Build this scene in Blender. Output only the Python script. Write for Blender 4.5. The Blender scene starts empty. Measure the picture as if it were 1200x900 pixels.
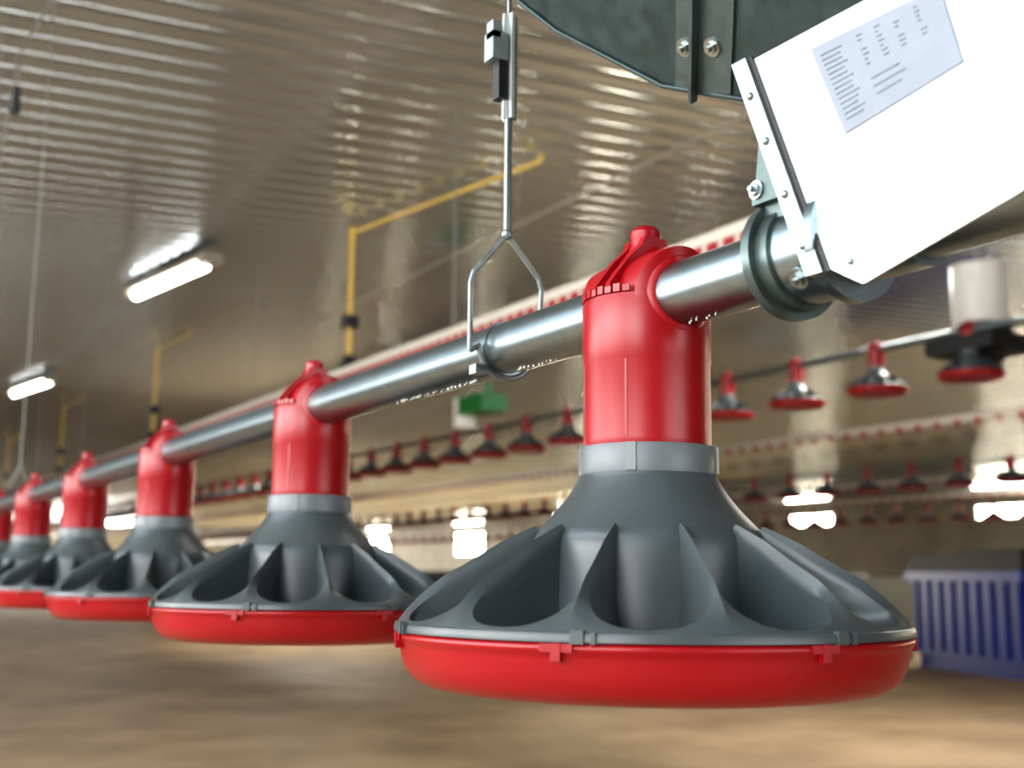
import bpy, bmesh, math, random
from mathutils import Vector, Matrix
random.seed(4)
H = 1.0            # camera height above the litter
XA = 0.515         # feed line lateral position
ZP = 0.195         # pipe axis (relative to eye)
S = bpy.context.scene
try:
    S.view_settings.view_transform = 'Standard'
    S.view_settings.look = 'Medium High Contrast'
except Exception: pass

# ------------------------------------------------------------------ materials
def mat(name, col, rough=0.5, metal=0.0, noise=0.0, nscale=20.0, bump=0.0, bscale=60.0,
        emit=None, estr=0.0, spec=0.5, coat=0.0, rvar=0.0, col2=None, stretch=None):
    m = bpy.data.materials.new(name); m.use_nodes = True
    nt = m.node_tree; b = nt.nodes['Principled BSDF']
    b.inputs['Base Color'].default_value = (*col, 1)
    b.inputs['Roughness'].default_value = rough
    b.inputs['Metallic'].default_value = metal
    b.inputs['Specular IOR Level'].default_value = spec
    b.inputs['Coat Weight'].default_value = coat
    tc = nt.nodes.new('ShaderNodeTexCoord')
    src = tc.outputs['Object']
    if stretch:
        mp = nt.nodes.new('ShaderNodeMapping'); mp.inputs['Scale'].default_value = stretch
        nt.links.new(src, mp.inputs['Vector']); src = mp.outputs['Vector']
    if noise > 0 or col2:
        n = nt.nodes.new('ShaderNodeTexNoise'); n.inputs['Scale'].default_value = nscale
        n.inputs['Detail'].default_value = 5
        nt.links.new(src, n.inputs['Vector'])
        r = nt.nodes.new('ShaderNodeValToRGB')
        r.color_ramp.elements[0].position = 0.35; r.color_ramp.elements[1].position = 0.65
        c2 = col2 if col2 else tuple(min(1, c*(1+noise)) for c in col)
        r.color_ramp.elements[0].color = (*[c*(1-noise) for c in col], 1)
        r.color_ramp.elements[1].color = (*c2, 1)
        nt.links.new(n.outputs['Fac'], r.inputs['Fac'])
        nt.links.new(r.outputs['Color'], b.inputs['Base Color'])
        if rvar > 0:
            mr = nt.nodes.new('ShaderNodeMapRange')
            mr.inputs['To Min'].default_value = max(0.03, rough-rvar); mr.inputs['To Max'].default_value = rough+rvar
            mr.inputs['From Min'].default_value = 0.3; mr.inputs['From Max'].default_value = 0.7
            nt.links.new(n.outputs['Fac'], mr.inputs['Value'])
            nt.links.new(mr.outputs['Result'], b.inputs['Roughness'])
    if bump > 0:
        n2 = nt.nodes.new('ShaderNodeTexNoise'); n2.inputs['Scale'].default_value = bscale
        n2.inputs['Detail'].default_value = 4
        nt.links.new(src, n2.inputs['Vector'])
        bp = nt.nodes.new('ShaderNodeBump'); bp.inputs['Strength'].default_value = bump
        bp.inputs['Distance'].default_value = 0.01
        nt.links.new(n2.outputs['Fac'], bp.inputs['Height'])
        nt.links.new(bp.outputs['Normal'], b.inputs['Normal'])
    if emit:
        b.inputs['Emission Color'].default_value = (*emit, 1)
        b.inputs['Emission Strength'].default_value = estr
    return m

RED = mat('red_plastic', (0.29, 0.0015, 0.007), 0.34, noise=0.05, nscale=15, rvar=0.03)
GREY = mat('grey_plastic', (0.058, 0.072, 0.076), 0.36, noise=0.06, nscale=30, rvar=0.04)
GREYL = mat('light_grey_plastic', (0.13, 0.15, 0.16), 0.40, noise=0.06, nscale=30)
GALV = mat('galvanised_pipe', (0.28, 0.34, 0.36), 0.32, 1.0, noise=0.05, nscale=60)
GALVD = mat('galvanised_shaded', (0.040, 0.062, 0.062), 0.42, 0.5, noise=0.2, nscale=60, rvar=0.08)  # flared hopper steel, shade of its downward faces put into the base colour
GALVM = mat('galvanised_mid', (0.11, 0.145, 0.14), .38, .7, noise=.15, nscale=60)
GALVS = mat('galvanised_strip', (0.36, 0.41, 0.42), 0.35, 0.9, noise=0.15, nscale=60, rvar=0.08)
PANEL = mat('glare_sheet_metal', (0.80, 0.85, 0.88), 0.34, 0.85, noise=0.07, nscale=9)  # near-white base colour carries the glare on the boot panel
LABEL = mat('label_paper', (0.25, 0.28, 0.33), 0.7, noise=0.03, nscale=40, spec=.2)
INK = mat('label_ink', (0.16, 0.19, 0.24), 0.7, noise=0.05, spec=.2)
BOLT = mat('bolt_zinc', (0.35, 0.4, 0.4), 0.3, 1.0, noise=0.1)
CEIL = mat('ceiling_liner_metal', (0.68, 0.78, 0.88), 0.20, 0.96, noise=0.04, nscale=0.8, rvar=0.05)
WALL = mat('wall_liner', (0.26, 0.24, 0.20), 0.5, 0.2, noise=0.12, nscale=1.5)
FLOOR = mat('wood_shavings_litter', (0.36, 0.245, 0.14), 0.6, noise=0.12, nscale=1.3, bump=0.6, bscale=14,
            col2=(0.48, 0.34, 0.205))
CREAM = mat('cream_profile', (0.55, 0.51, 0.43), 0.35, noise=0.05)
CONDUIT = mat('grey_conduit', (0.30, 0.27, 0.22), 0.4, noise=0.05)
YEL = mat('yellow_gas_pipe', (0.66, 0.45, 0.09), 0.4, noise=0.08)
WHITE = mat('white_plastic', (0.70, 0.68, 0.62), 0.4, noise=0.05)
BLACK = mat('black_rubber', (0.015, 0.015, 0.015), 0.5, noise=0.1)
BLUE = mat('blue_plastic', (0.004, 0.022, 0.24), 0.3, noise=0.15, nscale=3)
GREEN = mat('green_plastic', (0.01, 0.16, 0.03), 0.4, noise=0.1)
LAMP = mat('lamp_tube_glow', (1, 1, 1), 0.4, emit=(1.0, 0.96, 0.88), estr=14)
SKYP = mat('daylight_pane', (0.9, 0.9, 0.9), 0.3, emit=(1.0, 0.88, 0.64), estr=100)
SKYL = mat('daylight_pane_near', (0.9, 0.9, 0.9), 0.3, emit=(0.95, 0.98, 1.0), estr=5)
WATER = mat('water_drop', (0.8, 0.85, 0.85), 0.05, 0.6, noise=0.02)
CABLE = mat('steel_cable', (0.22, 0.22, 0.21), 0.4, 0.8, noise=0.1)

# ------------------------------------------------------------------ helpers
def obj_from(name, verts, faces, m, parent=None, smooth=30, loc=None):
    me = bpy.data.meshes.new(name); me.from_pydata([tuple(v) for v in verts], [], faces)
    return finish(name, me, m, parent, smooth, loc)
def finish(name, me, m, parent=None, smooth=30, loc=None):
    bm = bmesh.new(); bm.from_mesh(me)
    bmesh.ops.remove_doubles(bm, verts=bm.verts, dist=1e-6)
    bmesh.ops.recalc_face_normals(bm, faces=bm.faces)
    bm.to_mesh(me); bm.free()
    if m: me.materials.append(m)
    if smooth:
        me.shade_smooth(); me.set_sharp_from_angle(angle=math.radians(smooth))
    o = bpy.data.objects.new(name, me); S.collection.objects.link(o)
    if parent: o.parent = parent
    if loc: o.location = loc
    return o
def inst(name, me, parent=None, loc=(0,0,0), rot=0.0):
    o = bpy.data.objects.new(name, me); S.collection.objects.link(o)
    o.parent = parent; o.location = loc; o.rotation_euler = (0, 0, rot)
    return o
def empty(name, loc=(0,0,0)):
    e = bpy.data.objects.new(name, None); e.empty_display_size = 0.1
    S.collection.objects.link(e); e.location = loc
    return e
class MB:
    """accumulates simple shapes into a single mesh"""
    def __init__(s): s.v = []; s.f = []
    def add(s, v, f):
        n = len(s.v); s.v += [tuple(p) for p in v]; s.f += [tuple(i+n for i in q) for q in f]
    def box(s, x0, x1, y0, y1, z0, z1, M=None):
        v = [(x,y,z) for x in (x0,x1) for y in (y0,y1) for z in (z0,z1)]
        if M is not None: v = [tuple(M @ Vector(p)) for p in v]
        s.add(v, [(0,1,3,2),(4,6,7,5),(0,4,5,1),(2,3,7,6),(0,2,6,4),(1,5,7,3)])
    def tube(s, p0, p1, r0, r1=None, n=16, cap=True):
        if r1 is None: r1 = r0
        p0 = Vector(p0); p1 = Vector(p1); d = (p1-p0).normalized()
        a = d.orthogonal().normalized(); b = d.cross(a)
        v = []
        for p, r in ((p0, r0), (p1, r1)):
            for i in range(n):
                t = 2*math.pi*i/n; v.append(p + (a*math.cos(t)+b*math.sin(t))*r)
        f = [(i, (i+1) % n, n+(i+1) % n, n+i) for i in range(n)]
        if cap: f += [tuple(range(n))[::-1], tuple(range(n, 2*n))]
        s.add(v, f)
    def path(s, pts, r, n=10):
        for a, b in zip(pts[:-1], pts[1:]): s.tube(a, b, r, r, n)
        for p in pts[1:-1]: s.sphere(p, r*1.0, n, 6)
    def sphere(s, c, r, n=10, m=6, sz=1.0):
        v = []; f = []
        for j in range(m+1):
            ph = math.pi*j/m
            for i in range(n):
                t = 2*math.pi*i/n
                v.append((c[0]+r*math.sin(ph)*math.cos(t), c[1]+r*math.sin(ph)*math.sin(t), c[2]+sz*r*math.cos(ph)))
        for j in range(m):
            for i in range(n):
                f.append((j*n+i, j*n+(i+1) % n, (j+1)*n+(i+1) % n, (j+1)*n+i))
        s.add(v, f)
    def rev(s, prof, n=96, c=(0,0,0)):
        v = []
        for r, z in prof:
            for i in range(n):
                t = 2*math.pi*i/n; v.append((c[0]+r*math.cos(t), c[1]+r*math.sin(t), c[2]+z))
        f = []
        for j in range(len(prof)-1):
            for i in range(n):
                f.append((j*n+i, j*n+(i+1) % n, (j+1)*n+(i+1) % n, (j+1)*n+i))
        s.add(v, f)
    def prism(s, pts, x0, x1):   # pts in (y,z), extruded along x
        n = len(pts)
        v = [(x0, p[0], p[1]) for p in pts]+[(x1, p[0], p[1]) for p in pts]
        f = [tuple(range(n)), tuple(range(n, 2*n))[::-1]]+[(i, (i+1) % n, n+(i+1) % n, n+i) for i in range(n)]
        s.add(v, f)
    def obj(s, name, m, parent=None, smooth=30, loc=None):
        return obj_from(name, s.v, s.f, m, parent, smooth, loc)

def lerp_prof(P, s):
    x = s*(len(P)-1); i = min(int(x), len(P)-2); t = x-i
    return (P[i][0]*(1-t)+P[i+1][0]*t, P[i][1]*(1-t)+P[i+1][1]*t)
def smooth_prof(P, k=6):
    out = []
    for i in range(len(P)-1):
        p0 = P[max(i-1, 0)]; p1 = P[i]; p2 = P[i+1]; p3 = P[min(i+2, len(P)-1)]
        for j in range(k):
            t = j/k
            out.append(tuple(0.5*((2*p1[c])+(-p0[c]+p2[c])*t+(2*p0[c]-5*p1[c]+4*p2[c]-p3[c])*t*t+(-p0[c]+3*p1[c]-3*p2[c]+p3[c])*t**3) for c in (0, 1)))
    out.append(P[-1]); return out

# ------------------------------------------------------------------ feeder pan meshes (origin = centre of rim)
PIPE_UP = ZP+0.038   # pipe axis above rim
OUT = smooth_prof([(.0780,.0700),(.098,.0560),(.121,.0415),(.145,.0280),(.164,.0150),(.1740,.0065)], 5)
INN = smooth_prof([(.0780,.0700),(.0825,.060),(.0840,.035),(.0850,.010),(.086,-.02)], 4)
def inner_r(z):
    for a, b in zip(INN[:-1], INN[1:]):
        if a[1] >= z >= b[1]:
            t = (a[1]-z)/max(1e-9, a[1]-b[1]); return a[0]*(1-t)+b[0]*t
    return INN[0][0] if z > INN[0][1] else INN[-1][0]
def grill(K1, K2, M, nrev):
    mb = MB(); N = 12; A = math.pi/N; s1, s2 = .50, .94
    def P(a, s, c, t):
        r, z = lerp_prof(OUT, s)
        up = (1-t)*.0075*min(1, 2.2*(1-s))*min(1, .35+3*s)      # raised crest along every fin
        r += .0010+up*.5; z += up*.85
        return (r*math.cos(a+c), r*math.sin(a+c), z)
    def half(s):
        r, _ = lerp_prof(OUT, s)
        t = .0009+.0034*s
        return A-t/r
    U = []; O = []
    for i in range(K1):
        s = s1*i/K1; U.append((-half(s), s)); O.append((-A, s))
    for i in range(K2+1):
        ph = math.pi*i/K2
        U.append((-half(s1)*math.copysign(abs(math.cos(ph)), math.cos(ph)), s1+(s2-s1)*math.sin(ph)))
        q = i/K2
        if q < .3: O.append((-A, s1+(1-s1)*q/.3))
        elif q <= .7: O.append((-A+2*A*(q-.3)/.4, 1.0))
        else: O.append((A, 1-(1-s1)*(q-.7)/.3))
    for i in range(K1-1, -1, -1):
        s = s1*i/K1; U.append((half(s), s)); O.append((A, s))
    n = len(U)
    for k in range(N):
        c = 2*math.pi*(k+.5)/N
        v = []; f = []
        for m in range(M+1):
            t = m/M
            for u, o in zip(U, O):
                v.append(P(o[0]*(1-t)+u[0]*t, o[1]*(1-t)+u[1]*t, c, t))
        for u in U:                       # fin wall / scoop floor
            r, z = lerp_prof(OUT, u[1]); zz = z-.0030
            rr = r-.0012 if u[1] > .01 else r
            v.append((rr*math.cos(u[0]+c), rr*math.sin(u[0]+c), zz))
        for u in U:
            r, z = lerp_prof(OUT, u[1]); zz = z-.004-.024*max(0, (u[1]-s1)/(s2-s1))
            rr = min(r, inner_r(zz)-.001)
            v.append((rr*math.cos(u[0]+c), rr*math.sin(u[0]+c), zz))
        for m in range(M+2):
            for i in range(n-1):
                f.append((m*n+i, m*n+i+1, (m+1)*n+i+1, (m+1)*n+i))
        mb.add(v, f)
    mb.rev(INN, nrev)
    bell = smooth_prof([(.0482,.1100),(.0500,.1050),(.0560,.0950),(.0655,.0830),(.0786,.0693)], 5)
    mb.rev(bell, nrev)
    mb.rev([(.1735,.0072),(.1765,.0062),(.1773,.0040),(.1773,.0010),(.1745,.0003),(.1700,.0015)], nrev)
    for k in range(7):
        a = 2*math.pi*(k+.12)/7
        M4 = Matrix.Rotation(a, 4, 'Z')
        mb.box(.171, .1790, -.004, .004, .0002, .0078, M4)
        mb.box(.171, .1790, .008, .011, .0002, .0068, M4)
    return mb
def collar(n):
    mb = MB()
    mb.rev([(.0470,.1078),(.0488,.1085),(.0492,.1115),(.0492,.1255),(.0484,.1280),(.0440,.1285)], n)
    for a in (3.70, 0.6, 1.9, 5.3):
        mb.box(.048, .0502, -.0035, .0035, .109, .128, Matrix.Rotation(a, 4, 'Z'))
    return mb
def redtube(n, detail=True):
    mb = MB(); Z = PIPE_UP; R = .0455
    mb.rev([(.040,.1275),(.0448,.1275),(.0452,.130),(R,.133),(R,Z-.046),(R+.0006,Z-.0445),(R+.0008,Z-.004),(R,Z+.000),(R-.003,Z+.002),(.0,Z+.002)], n)
    Ra = .0335; v = []; f = []; K = 24
    for i in range(K+1):
        t = math.pi*i/K; s = Ra*math.cos(t); L = math.sqrt((R+.0006)**2-s*s); z = Z+Ra*math.sin(t)
        v += [(s,-L,Z-.02),(s,-L,z),(s,-L*.9,z+.0015*math.sin(t)),(s,L*.9,z+.0015*math.sin(t)),(s,L,z),(s,L,Z-.02)]
    for i in range(K):
        for j in range(5):
            f.append((i*6+j, i*6+j+1, (i+1)*6+j+1, (i+1)*6+j))
    mb.add(v, f)
    for sgn in (-1, 1):
        ring = []; ff = []
        k = 40
        for i in range(k):
            t = 2*math.pi*i/k
            for (r, y) in ((.0228,.0435),(.0228,.0458),(.0262,.0458),(.0275,.0447),(.0285,.030)):
                x = r*math.cos(t)
                ring.append((x, sgn*(math.sqrt(max(0,(R+.001)**2-x*x))-.0455+y), Z+r*math.sin(t)))
        for i in range(k):
            for j in range(4):
                ff.append((i*5+j, i*5+j+1, ((i+1) % k)*5+j+1, ((i+1) % k)*5+j))
        mb.add(ring, ff)
    w = .0030
    pts = [(-.044,Z-.004),(-.040,Z+.010),(-.024,Z+.030),(-.012,Z+.041),(-.009,Z+.048),(.009,Z+.048),(.012,Z+.041),(.024,Z+.030),(.040,Z+.010),(.044,Z-.004)]
    nn = len(pts)
    for y0 in (-.009, .009):
        vv = [(p[0], y0-w, p[1]) for p in pts]+[(p[0], y0+w, p[1]) for p in pts]
        mb.add(vv, [tuple(range(nn)), tuple(range(nn, 2*nn))[::-1]]+[(i, (i+1) % nn, nn+(i+1) % nn, nn+i) for i in range(nn)])
    mb.rev([(.022,Z+.028),(.0160,Z+.035),(.0125,Z+.040),(.0110,Z+.046),(.0112,Z+.054),(.0085,Z+.0575),(0,Z+.0585)], 28)
    if detail:
        for k in range(9):       # toothed crown either side of the arch
            for base in (math.pi, 0):
                a = base-.62+k*.155
                mb.box(.0440, .0462, -.0026, .0026, Z+.001, Z+.0055+.0012*(k % 2), Matrix.Rotation(a, 4, 'Z'))
        for a in (3.75, .8):
            mb.box(.0450, .0460, -.0008, .0008, .133, Z-.047, Matrix.Rotation(a, 4, 'Z'))
    return mb
def bowl(n):
    mb = MB()
    prof = smooth_prof([(.1710,.0006),(.1750,.0002),(.1765,-.0030),(.1738,-.0075),(.1725,-.0130),(.1700,-.0215),(.1640,-.0300),(.1540,-.0352),(.142,-.0368)], 4)
    prof += [(.10,-.0368),(.0,-.0368)]
    inn = [(.1710,.0006),(.1700,-.010),(.165,-.022),(.150,-.031),(.10,-.033),(0,-.030)]
    mb.rev(prof, n); mb.rev(inn, n)
    for k in range(7):
        a = 2*math.pi*(k+.04)/7; M4 = Matrix.Rotation(a, 4, 'Z')
        mb.box(.170, .1785, -.0030, .0030, -.0095, .0006, M4)
        mb.box(.170, .1778, -.010, .010, -.0045, .0003, M4)
    mb.tube((.173*math.cos(-.55), .173*math.sin(-.55), -.010), (.182*math.cos(-.55), .182*math.sin(-.55), -.008), .006, .005, 12)
    return mb
def tmpmesh(mb, name, m, smooth=32):
    o = mb.obj(name, m, None, smooth); me = o.data; bpy.data.objects.remove(o); return me
HI = [tmpmesh(grill(12, 30, 3, 120), 'grill_cone', GREY, 26), tmpmesh(collar(64), 'collar_ring', GREYL),
      tmpmesh(redtube(72), 'drop_tube', RED, 38), tmpmesh(bowl(128), 'pan_bowl', RED, 45)]
LO = [tmpmesh(grill(3, 8, 1, 36), 'grill_cone_far', GREY, 40), tmpmesh(collar(20), 'collar_far', GREYL),
      tmpmesh(redtube(20, False), 'drop_tube_far', RED, 38), tmpmesh(bowl(36), 'pan_bowl_far', RED, 45)]
NAMES = ['grill_cone', 'collar_ring', 'drop_tube', 'pan_bowl']

# main line
PANY = [0.683+0.66*i for i in range(14)]
ANG = [0.14, .30, .12, .2, .4, .1]
for i, y in enumerate(PANY):
    e = empty('poultry_feeder_pan', (XA, y, H-0.038))
    for nm, me in zip(NAMES, HI if i < 7 else LO):
        rot = 0 if nm == 'drop_tube' else ANG[i % 6]
        inst(nm, me, e, (0,0,0), rot)

pipe = empty('feed_pipe', (0,0,0))
m = MB(); m.tube((XA,-3,H+ZP), (XA,45,H+ZP), .0225, n=64); m.obj('steel_tube', GALV, pipe)
m = MB()
for (a, b) in ((.60,.650),(.80,.865),(.93,1.10)):
    y = a
    while y < b:
        m.sphere((XA-.004+random.uniform(-.002,.002), y, H+ZP-.0226), random.uniform(.0005,.0011), 8, 6, 1.2)
        y += random.uniform(.004,.009)
m.obj('water_droplets', WATER, pipe)

# ------------------------------------------------------------------ coupling clamp at hopper boot
def ringy(mb, y0, y1, r, n=48): mb.tube((XA,y0,H+ZP), (XA,y1,H+ZP), r, r, n)
e = empty('pipe_coupling_clamp', (0,0,0))
m = MB(); ringy(m, .530, .537, .0385); ringy(m, .520, .531, .0335); m.obj('flange', GALVM, e)
m = MB(); ringy(m, .486, .520, .0310); ringy(m, .480, .487, .0365); ringy(m, .430, .481, .0265); m.obj('sleeve', GALV, e)
m = MB()
m.prism([(.505,H+.215),(.535,H+.215),(.538,H+.240),(.534,H+.268),(.525,H+.276),(.512,H+.262)], XA-.024, XA-.018)
m.prism([(.480,H+.225),(.535,H+.225),(.535,H+.238),(.480,H+.234)], XA-.030, XA+.01)
m.obj('ear_bracket', GALVM, e)
m = MB()
def bolt(mb, p, ax, r=.006, L=.006):
    p = Vector(p); ax = Vector(ax)
    mb.tube(p, p+ax*L, r, r, 6); mb.tube(p-ax*.001, p+ax*.0015, r*1.5, r*1.5, 16); mb.tube(p, p+ax*(L+.003), r*.5, r*.45, 10)
bolt(m, (XA-.030, .530, H+.234), (-1,0,0), .0040, .0035); bolt(m, (XA-.026, .500, H+ZP-.022), (-.8,0,-.6), .0045, .004)
m.obj('bolts', BOLT, e)

# ------------------------------------------------------------------ feed hopper
e = empty('feed_hopper', (0,0,0))
xp = .484
side = [(.472,H+.172),(.530,H+.318),(.10,H+.318),(.158,H+.190),(.20,H+.188),(.345,H+.183),(.4475,H+.158)]
side2 = [(.480,H+.202),(.530,H+.318),(.10,H+.318),(.150,H+.202)]
m = MB()
m.prism(side, xp, xp+.002); m.obj('boot_side_panel', PANEL, e)
m = MB(); m.prism(side2, xp+.060, xp+.062)
m.box(xp+.002, xp+.060, .495, .497, H+.222, H+.318); m.box(xp+.002, xp+.060, .135, .137, H+.222, H+.318)
m.obj('boot_far_panel', GALVS, e)
m = MB()   # folded edge strip with dark seam
def strip(mb, off0, off1, x0, x1):
    mb.prism([(.472+off0,H+.170),(.472+off1,H+.170),(.531+off1,H+.320),(.531+off0,H+.320)], x0, x1)
strip(m, .002, .015, xp-.0035, xp+.006); m.obj('edge_flange', GALVS, e)
m = MB(); strip(m, -.0015, .002, xp-.0015, xp+.002); m.obj('seam', BLACK, e)
m = MB()
for t in (.12,.35,.6,.82): m.sphere((xp-.0035, .4805+.059*t, H+.170+.15*t), .0026, 12, 6)
m.sphere((xp-.001,.455,H+.172),.0022,12,6)
m.obj('rivets', BOLT, e)
# flared upper body
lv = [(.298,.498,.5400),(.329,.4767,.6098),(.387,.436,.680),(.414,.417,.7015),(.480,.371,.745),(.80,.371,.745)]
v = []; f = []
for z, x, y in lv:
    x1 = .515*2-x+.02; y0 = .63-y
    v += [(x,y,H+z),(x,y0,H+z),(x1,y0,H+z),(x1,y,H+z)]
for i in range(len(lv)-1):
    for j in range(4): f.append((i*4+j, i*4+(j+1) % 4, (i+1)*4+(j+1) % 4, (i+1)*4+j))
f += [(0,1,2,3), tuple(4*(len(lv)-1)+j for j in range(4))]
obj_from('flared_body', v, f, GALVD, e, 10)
def onp(y, z, out):
    return (.4985-.7*(z-.298)-out*.82, y, H+z-out*.57)
def slab(mb, q, o0, o1):
    vv = [onp(a,b,o0) for a, b in q]+[onp(a,b,o1) for a, b in q]
    mb.add(vv, [(0,1,2,3),(7,6,5,4),(0,1,5,4),(1,2,6,5),(2,3,7,6),(3,0,4,7)])
def sk(y, z): return (y-.92*(z-.324), z)
m = MB()
slab(m, [sk(.558-.0147,.308),sk(.600,.324),sk(.600,.476),sk(.5433,.460)], 0, .002)
slab(m, [sk(.5765,.313),sk(.5795,.315),sk(.5795,.470),sk(.5765,.468)], .002, .009)
m.obj('angle_strap', mat('galvanised_strap', (0.09, 0.12, 0.12), .38, .6, noise=.15, nscale=60), e)
m = MB()
for (y, z) in ((.5745,.341),(.553,.334)):
    p = onp(y, z, .002); bolt(m, p, (-.82,0,-.57), .0042, .0035)
m.obj('strap_bolts', BOLT, e)
m = MB()   # rolled lip along the flared edge
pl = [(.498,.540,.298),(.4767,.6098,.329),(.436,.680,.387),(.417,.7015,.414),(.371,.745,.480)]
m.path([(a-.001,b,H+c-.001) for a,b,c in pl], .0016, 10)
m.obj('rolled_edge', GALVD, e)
m = MB()
for (x,y) in ((.40,.70),(.65,.70),(.40,-.07),(.65,-.07)): m.tube((x,y,H+.79),(x,y,H+1.88),.0025,n=8)
m.obj('hanger_cables', CABLE, e)
# spec label on the boot
TL, TR, BR, BL = (.480,.3055), (.387,.3035), (.3750,.2575), (.4555,.2455)
def lab(a, b):
    return tuple((TL[i]*(1-a)+TR[i]*a)*(1-b)+(BL[i]*(1-a)+BR[i]*a)*b+(H if i else 0) for i in (0,1))
m = MB(); m.prism([lab(0,0),lab(1,0),lab(1,1),lab(0,1)], xp-.0012, xp+.0005); m.obj('spec_label', LABEL, e)
m = MB()
def dash(a0, a1, b, h=.018): m.prism([lab(a0,b),lab(a1,b),lab(a1,b+h),lab(a0,b+h)], xp-.0017, xp-.0008)
for i in range(14):
    b = .12+i*.058
    x = .06
    while x < (.20 if i % 3 else .24):
        w = random.uniform(.012,.03); dash(x, x+w, b, .014); x += w+.008
for c0 in (.36,.50,.64,.80):
    for i in range(7):
        if random.random() < .8:
            b = .10+i*.058; dash(c0, c0+random.uniform(.02,.05), b, .012)
for i in range(3): dash(.35, .35+random.uniform(.2,.3), .62+i*.09, .012)
m.obj('label_print', INK, e, 0)

# ------------------------------------------------------------------ line hanger
e = empty('pipe_suspension_hanger', (0,0,0))
hy = .885; hx = XA
m = MB(); r = .0024
m.path([(hx-.036,hy,H+.190),(hx-.036,hy,H+.250),(hx-.033,hy,H+.260),(hx,hy,H+.298),(hx+.033,hy,H+.262),(hx+.036,hy,H+.252),(hx+.033,hy,H+.20)], r)
arc = [(hx+.027*math.cos(t), hy, H+ZP+.027*math.sin(t)) for t in [math.pi+math.pi*i/12 for i in range(13)]]
arc = [(hx-.036,hy,H+.190)]+arc+[(hx+.033,hy,H+.20)]
m.path(arc, r)
m.tube((hx,hy,H+.296),(hx,hy,H+.42),.0036,n=12)
m.sphere((hx,hy,H+.298),.0055,12,8)
m.obj('wire_yoke', mat('hanger_wire', (0.24, 0.27, 0.27), .38, .7, noise=.15, nscale=60), e)
m = MB(); m.tube((hx,hy-.004,H+ZP),(hx,hy+.004,H+ZP),.0238,n=48)
m.box(hx-.033,hx-.022,hy-.006,hy+.006,H+.170,H+.178); m.obj('pipe_band', GALV, e)
m = MB(); m.box(hx-.0015,hx+.0015,hy-.008,hy+.008,H+.405,H+.505); m.box(hx-.006,hx+.008,hy-.0015,hy+.0015,H+.405,H+.505)
m.obj('adjuster_plate', mat('bracket_zinc', (0.55, 0.6, 0.6), .45, .4, noise=.1, nscale=60), e)
m = MB(); m.box(hx-.020,hx-.004,hy-.006,hy+.010,H+.458,H+.484); m.box(hx-.020,hx-.012,hy-.006,hy+.006,H+.478,H+.494)
m.obj('cable_cleat', mat('cleat_zinc', (0.30, 0.36, 0.36), .45, .4, noise=.1, nscale=60), e)
m = MB(); m.box(hx-.013,hx-.004,hy-.005,hy+.007,H+.422,H+.458); m.obj('cleat_grip', BLACK, e)
m = MB(); m.tube((hx,hy,H+.50),(hx,hy,H+1.88),.0020,n=8); m.obj('hanging_cable', CABLE, e)

e = empty('suspension_cable_set', (0,0,0)); m = MB()
for y in [3.6+2.7*i for i in range(14)]:
    m.path([(XA-.03,y,H+ZP+.03),(XA,y,H+ZP+.10),(XA+.03,y,H+ZP+.03)], .003, 6); m.tube((XA,y,H+ZP+.1),(XA,y,H+1.88),.002,n=6)
m.obj('cables', CABLE, e)

# ------------------------------------------------------------------ room
X0, X1, Y0, Y1, XR = -3.0, 21.0, -12.0, 60.0, 9.0
CS = .045
def ceilz(x): return H+1.92+CS*min(x, 2*XR-x)
m = MB(); m.box(X0-.2,X1+.2,Y0-.2,Y1+.2,-.2,0); m.obj('floor', FLOOR, None, 0)
v = []; f = []; PER = .17; NS = 8; AMP = .0095
ny = int((Y1-Y0)/PER*NS)
for i in range(ny+1):
    y = Y0+i*PER/NS; dz = AMP+AMP*math.sin(2*math.pi*i/NS)
    for x in (X0-.1, XR, X1+.1): v.append((x, y, ceilz(x)+dz))
for i in range(ny):
    for j in (0, 1): f.append((i*3+j, i*3+j+1, (i+1)*3+j+1, (i+1)*3+j))
obj_from('ceiling', v, f, CEIL, None, 50)
def wallbox(name, *a):
    m = MB(); m.box(*a); return m.obj(name, WALL, None, 0)
ze = ceilz(X0)
wallbox('wall_left', X0-.2, X0, Y0, Y1, 0, ze+.05)
wallbox('wall_right', X1, X1+.2, Y0, Y1, 0, ze+.05)
def gable(name, y0, y1):
    v = []
    for y in (y0, y1): v += [(X0-.2,y,0),(X1+.2,y,0),(X1+.2,y,ze+.05),(XR,y,ceilz(XR)+.05),(X0-.2,y,ze+.05)]
    obj_from(name, v, [(0,1,2,3,4),(9,8,7,6,5),(0,1,6,5),(1,2,7,6),(2,3,8,7),(3,4,9,8),(4,0,5,9)], WALL, None, 0)
gable('wall_back', Y1, Y1+.2); gable('wall_front', Y0-.2, Y0)
m = MB(); m.box(X1-.03,X1,Y0,Y1,0,.45); m.obj('baseboard_right', mat('concrete_kicker',(.33,.30,.25),.8,noise=.2,nscale=3), None, 0)

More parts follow.
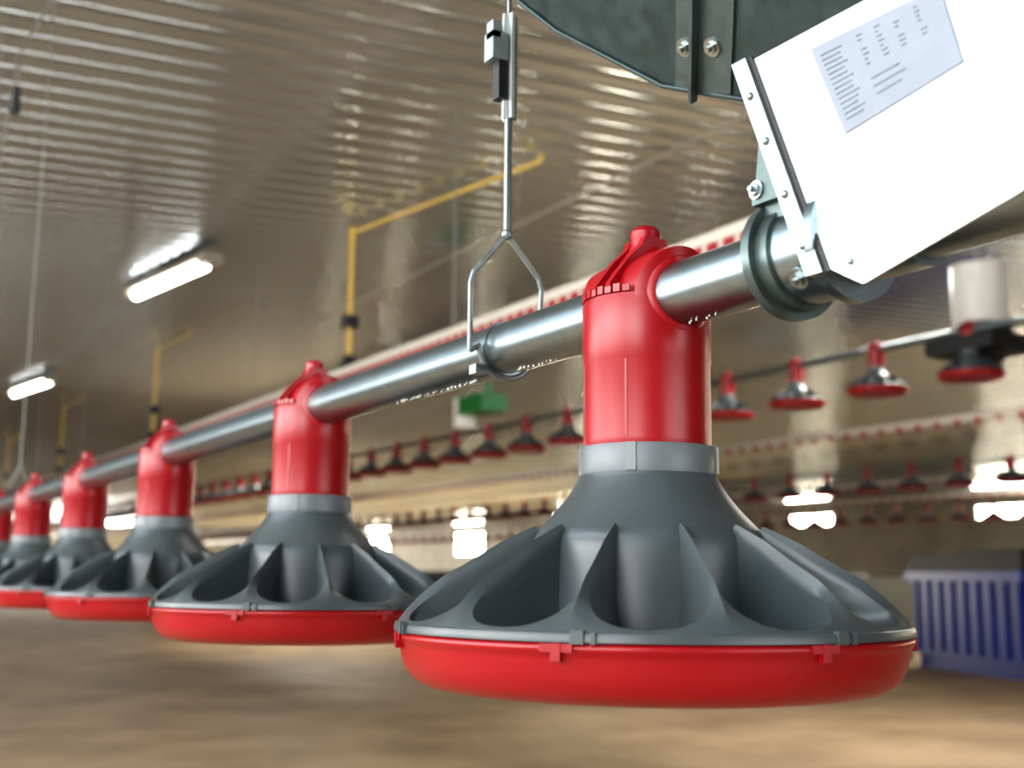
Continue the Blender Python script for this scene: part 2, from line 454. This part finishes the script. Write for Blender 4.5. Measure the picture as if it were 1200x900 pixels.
def window(i, side, y, z0, z1, w):
    e = empty('window_%d' % i, (0,0,0))
    x = X1 if side > 0 else X0
    s = -side
    m = MB(); m.box(x+s*.01, x+s*.03, y-w/2, y+w/2, z0, z1); m.obj('pane', SKYP if side > 0 else SKYL, e, 0)
    m = MB(); t = .06
    for (a,b,c,d) in ((y-w/2-t,y-w/2,z0-t,z1+t),(y+w/2,y+w/2+t,z0-t,z1+t),(y-w/2,y+w/2,z0-t,z0),(y-w/2,y+w/2,z1,z1+t)):
        m.box(x, x+s*.07, a, b, c, d)
    m.obj('frame', WHITE, e, 0)
wi = 1
for y in (3.0, 9.4, 15.8, 21.3, 26.5, 31.5, 38.5, 46.5, 53.0):
    if y < 30: window(wi, 1, y, 2.26, 2.48, 1.4)
    else: window(wi, 1, y, 1.75, 2.48, 2.0)
    wi += 1
for y in [-2, 1.5, 5, 8.5]:
    window(wi, -1, y, 1.1, 2.3, 2.2); wi += 1

# tube lamps under the ceiling
for i in range(8):
    x = 1.95; y = 2.3+5.5*i
    zc = ceilz(x)-.02
    e = empty('tube_light_fixture', (x, y, zc)); e.rotation_euler = (0, 0, .16)
    m = MB(); m.box(-.05,.05,-.55,.55,-.05,-.02); m.box(-.06,.06,.55,.66,-.09,-.02); m.box(-.06,.06,-.66,-.55,-.09,-.02); m.obj('housing', CONDUIT, e)
    m = MB(); m.tube((0,-.54,-.08),(0,.54,-.08),.035,n=14); m.obj('glow_tube', LAMP, e)

# ------------------------------------------------------------------ drinker lines
def drinker(x, z, y0, y1, step):
    e = empty('nipple_drinker_line', (0,0,0))
    m = MB(); m.box(x-.016,x+.016,y0,y1,H+z+.02,H+z+.055); m.obj('support_rail', CREAM, e)
    m = MB(); m.box(x-.012,x+.012,y0,y1,H+z-.005,H+z+.019); m.obj('water_pipe', CREAM, e)
    m = MB(); y = y0+.05
    while y < y1:
        m.box(x-.016,x+.016,y-.024,y+.024,H+z-.014,H+z+.020); m.tube((x,y,H+z-.050),(x,y,H+z-.014),.009,.015,8); y += step
    m.obj('red_nipples', RED, e)
    m = MB(); y = y0+1.2
    while y < y1:
        m.tube((x,y,H+z+.05),(x,y,ceilz(x)-.02),.003,n=6); y += 2.6
    m.obj('cables', CABLE, e)
drinker(2.3, .975, -2, 50, .075)
drinker(8.0, 1.26, 1, 50, .2)
drinker(12.6, 1.25, 1, 50, .25)
drinker(14.6, 1.20, 1, 50, .25)

# ------------------------------------------------------------------ background feeder lines
def feeder_line(x, z, y0, n, sp=.66):
    e = empty('feeder_line', (0,0,0))
    m = MB(); m.tube((x,-2,H+z),(x,min(55, y0+n*sp),H+z),.0225,n=16); m.obj('pipe', GALV, e)
    for i in range(n):
        for nm, me in zip(NAMES, LO):
            inst(nm, me, e, (x, y0+i*sp, H+z-PIPE_UP))
    m = MB(); y = y0
    while y < y0+n*sp:
        m.tube((x,y+.3,H+z+.02),(x,y+.3,ceilz(x)-.02),.003,n=6); y += 2.64
    m.obj('cables', CABLE, e)
    return e
e = feeder_line(5.35, 1.33, 3.55, 60)
c = (5.5, 4.25, H)
m = MB(); m.rev(smooth_prof([(.0,1.72),(.13,1.72),(.145,1.69),(.145,1.50),(.14,1.40),(.10,1.37)],4),40); m.obj('feed_drop_tube', WHITE, e, 30, c)
m = MB(); m.rev([(.10,1.40),(.17,1.36),(.17,1.25),(.06,1.12),(.0,1.12)],24); m.box(-.2,.2,-.22,.22,1.22,1.30); m.obj('small_hopper', BLACK, e, 30, c)
m = MB(); m.tube((0,0,1.7),(0,0,ceilz(5.5)-H-.03),.004,n=8); m.obj('hopper_cable', CABLE, e, 30, c)
feeder_line(10.9, 1.27, 5.5, 60)
feeder_line(16.4, 1.22, 8.0, 56)

# ------------------------------------------------------------------ yellow gas line
e = empty('gas_pipe_line', (0,0,0))
m = MB()
m.path([(2.95,4.74,H+2.03),(2.95,4.75,H+2.00),(2.62,6.3,H+1.97)], .010, 10)
for i in range(7):
    y = 6.3+4.45*i
    m.path([(2.62,y,H+1.97),(2.62,y,H+1.22)], .014, 10)
    m.tube((2.62,y,H+1.97-.03),(2.62,y,H+2.0),.017,n=10)
    if i: m.path([(2.62,y,H+1.97),(2.66,y-.9,H+1.97),(2.66,y-.93,H+2.01)], .010, 10)
m.obj('yellow_pipe', YEL, e)
m = MB()
for i in range(7):
    y = 6.3+4.45*i; m.box(2.58,2.66,y-.04,y+.04,H+1.40,H+1.47)
    m.tube((2.62,y,H+1.12),(2.62,y,H+1.24),.08,.03,16)
m.obj('regulators', BLACK, e)
e = empty('electrical_conduit', (0,0,0))
m = MB(); m.path([(3.15,3,H+1.85),(3.15,9,H+1.85)],.006,8); m.obj('conduit', CONDUIT, e)
m = MB()
for y in (3.5,6,8.5): m.tube((3.15,y,H+1.85),(3.15,y,ceilz(3.15)-.02),.004,n=6)
m.obj('straps', CABLE, e)

e = empty('winch_cable', (0,0,0))
m = MB(); m.path([(.62,3.0,ceilz(.62)-.04),(.50,4.2,H+1.75),(.50,4.2,H+1.62)],.004,6); m.path([(.5,4.2,H+1.75),(.9,9,H+1.82)],.004,6); m.obj('cable', CABLE, e)
m = MB(); m.tube((.50,4.2,H+1.54),(.50,4.2,H+1.63),.018,.012,10); m.obj('weight', BLACK, e)

e = empty('green_water_regulator', (4.0, 7.2, H+1.18))
m = MB(); m.box(-.1,.1,-.17,.17,-.07,.05); m.tube((0,-.1,.05),(0,-.1,.12),.03,n=12); m.obj('body', GREEN, e)
m = MB(); m.tube((0,.25,-.15),(0,.25,.06),.08,n=16); m.box(-.02,.02,.1,.25,-.02,.0); m.tube((0,0,.05),(0,0,ceilz(4)-H-1.21),.003,n=6); m.obj('filter', WHITE, e)

# ------------------------------------------------------------------ blue bin and white tank on the floor
e = empty('blue_pallet_bin', (11.45, 8.6, 0)); e.rotation_euler = (0,0,-.35)
m = MB(); m.box(-.6,.6,-1.1,1.1,.16,1.08)
for i in range(9):
    y = -1.0+i*.25; m.box(-.63,.63,y-.03,y+.03,.2,1.02)
for x in (-.45,0,.45): m.box(x-.08,x+.08,-1.1,1.1,0,.17)
m.box(-.67,.67,-1.15,1.15,.98,1.08); m.obj('bin_body', BLUE, e)
m = MB(); m.box(-.64,.64,-1.12,1.12,1.08,1.26); m.box(-.3,.3,-.6,.6,1.26,1.32); m.obj('dark_lid', BLACK, e)
e = empty('white_water_tank', (11.6, 11.0, 0))
m = MB(); m.box(-.4,.4,-.45,.45,.15,1.0); m.tube((0,0,1.0),(0,0,1.06),.12,n=20)
m.obj('tank', WHITE, e)
m = MB()
for y in (-.46,-.15,.15,.46):
    m.box(-.42,.42,y-.015,y+.015,.0,1.02)
for z in (.12,.55,1.0): m.box(-.43,.43,-.47,.47,z-.015,z+.015)
m.obj('cage', CABLE, e)
e = empty('equipment_crate', (8.0, 14.6, 0))
m = MB(); m.box(-.5,.5,-.5,.5,.1,1.0); m.box(-.55,.55,-.55,.55,.95,1.05); m.box(-.5,-.35,-.5,.5,0,.1); m.box(.35,.5,-.5,.5,0,.1); m.obj('crate', BLACK, e)

# ------------------------------------------------------------------ lights
def area(name, loc, rot, sx, sy, p, col):
    l = bpy.data.lights.new(name, 'AREA'); l.shape = 'RECTANGLE'; l.size = sx; l.size_y = sy; l.energy = p; l.color = col
    o = bpy.data.objects.new(name, l); S.collection.objects.link(o); o.location = loc; o.rotation_euler = rot; return o
area('daylight_side_windows', (X0+.15, 1.5, 1.75), (0, -math.radians(90), 0), 1.3, 8, 270, (1.0,.99,.98))
area('daylight_end_door', (4, Y0+.2, 1.5), (math.radians(90), 0, 0), 9, 2.4, 500, (.95,.98,1.0))
area('far_fill_light', (9, Y1-.3, 1.5), (math.radians(-90), 0, 0), 12, 2.4, 1800, (1.0,.95,.86))  # added fill to brighten the far floor; no door is built there
for (x,y) in ((6,5),(6,16),(14,10),(12,28)):
    area('house_lamp', (x,y,ceilz(x)-.25), (0,0,0), .4, 1.4, 95, (1.0,.97,.90))
w = bpy.data.worlds.new('world'); S.world = w; w.use_nodes = True
w.node_tree.nodes['Background'].inputs['Color'].default_value = (.8,.85,1,1)
w.node_tree.nodes['Background'].inputs['Strength'].default_value = .3

# ------------------------------------------------------------------ camera
cam = bpy.data.cameras.new('camera'); co = bpy.data.objects.new('camera', cam); S.collection.objects.link(co)
yaw, pit, rol = math.radians(30.5), math.radians(9.1), math.radians(.5)
r = Vector((math.cos(yaw), -math.sin(yaw), 0)); F = Vector((math.sin(yaw), math.cos(yaw), 0)); Zv = Vector((0,0,1))
fw = F*math.cos(pit)+Zv*math.sin(pit); up = -F*math.sin(pit)+Zv*math.cos(pit)
r2 = r*math.cos(rol)+up*math.sin(rol); u2 = -r*math.sin(rol)+up*math.cos(rol)
M3 = Matrix((r2, u2, -fw)).transposed()
co.matrix_world = Matrix.Translation((0,0,H)) @ M3.to_4x4()
cam.sensor_width = 36; cam.lens = 42.0; cam.clip_start = .02; cam.clip_end = 200
cam.dof.use_dof = True; cam.dof.focus_distance = .86; cam.dof.aperture_fstop = 6.5
S.camera = co
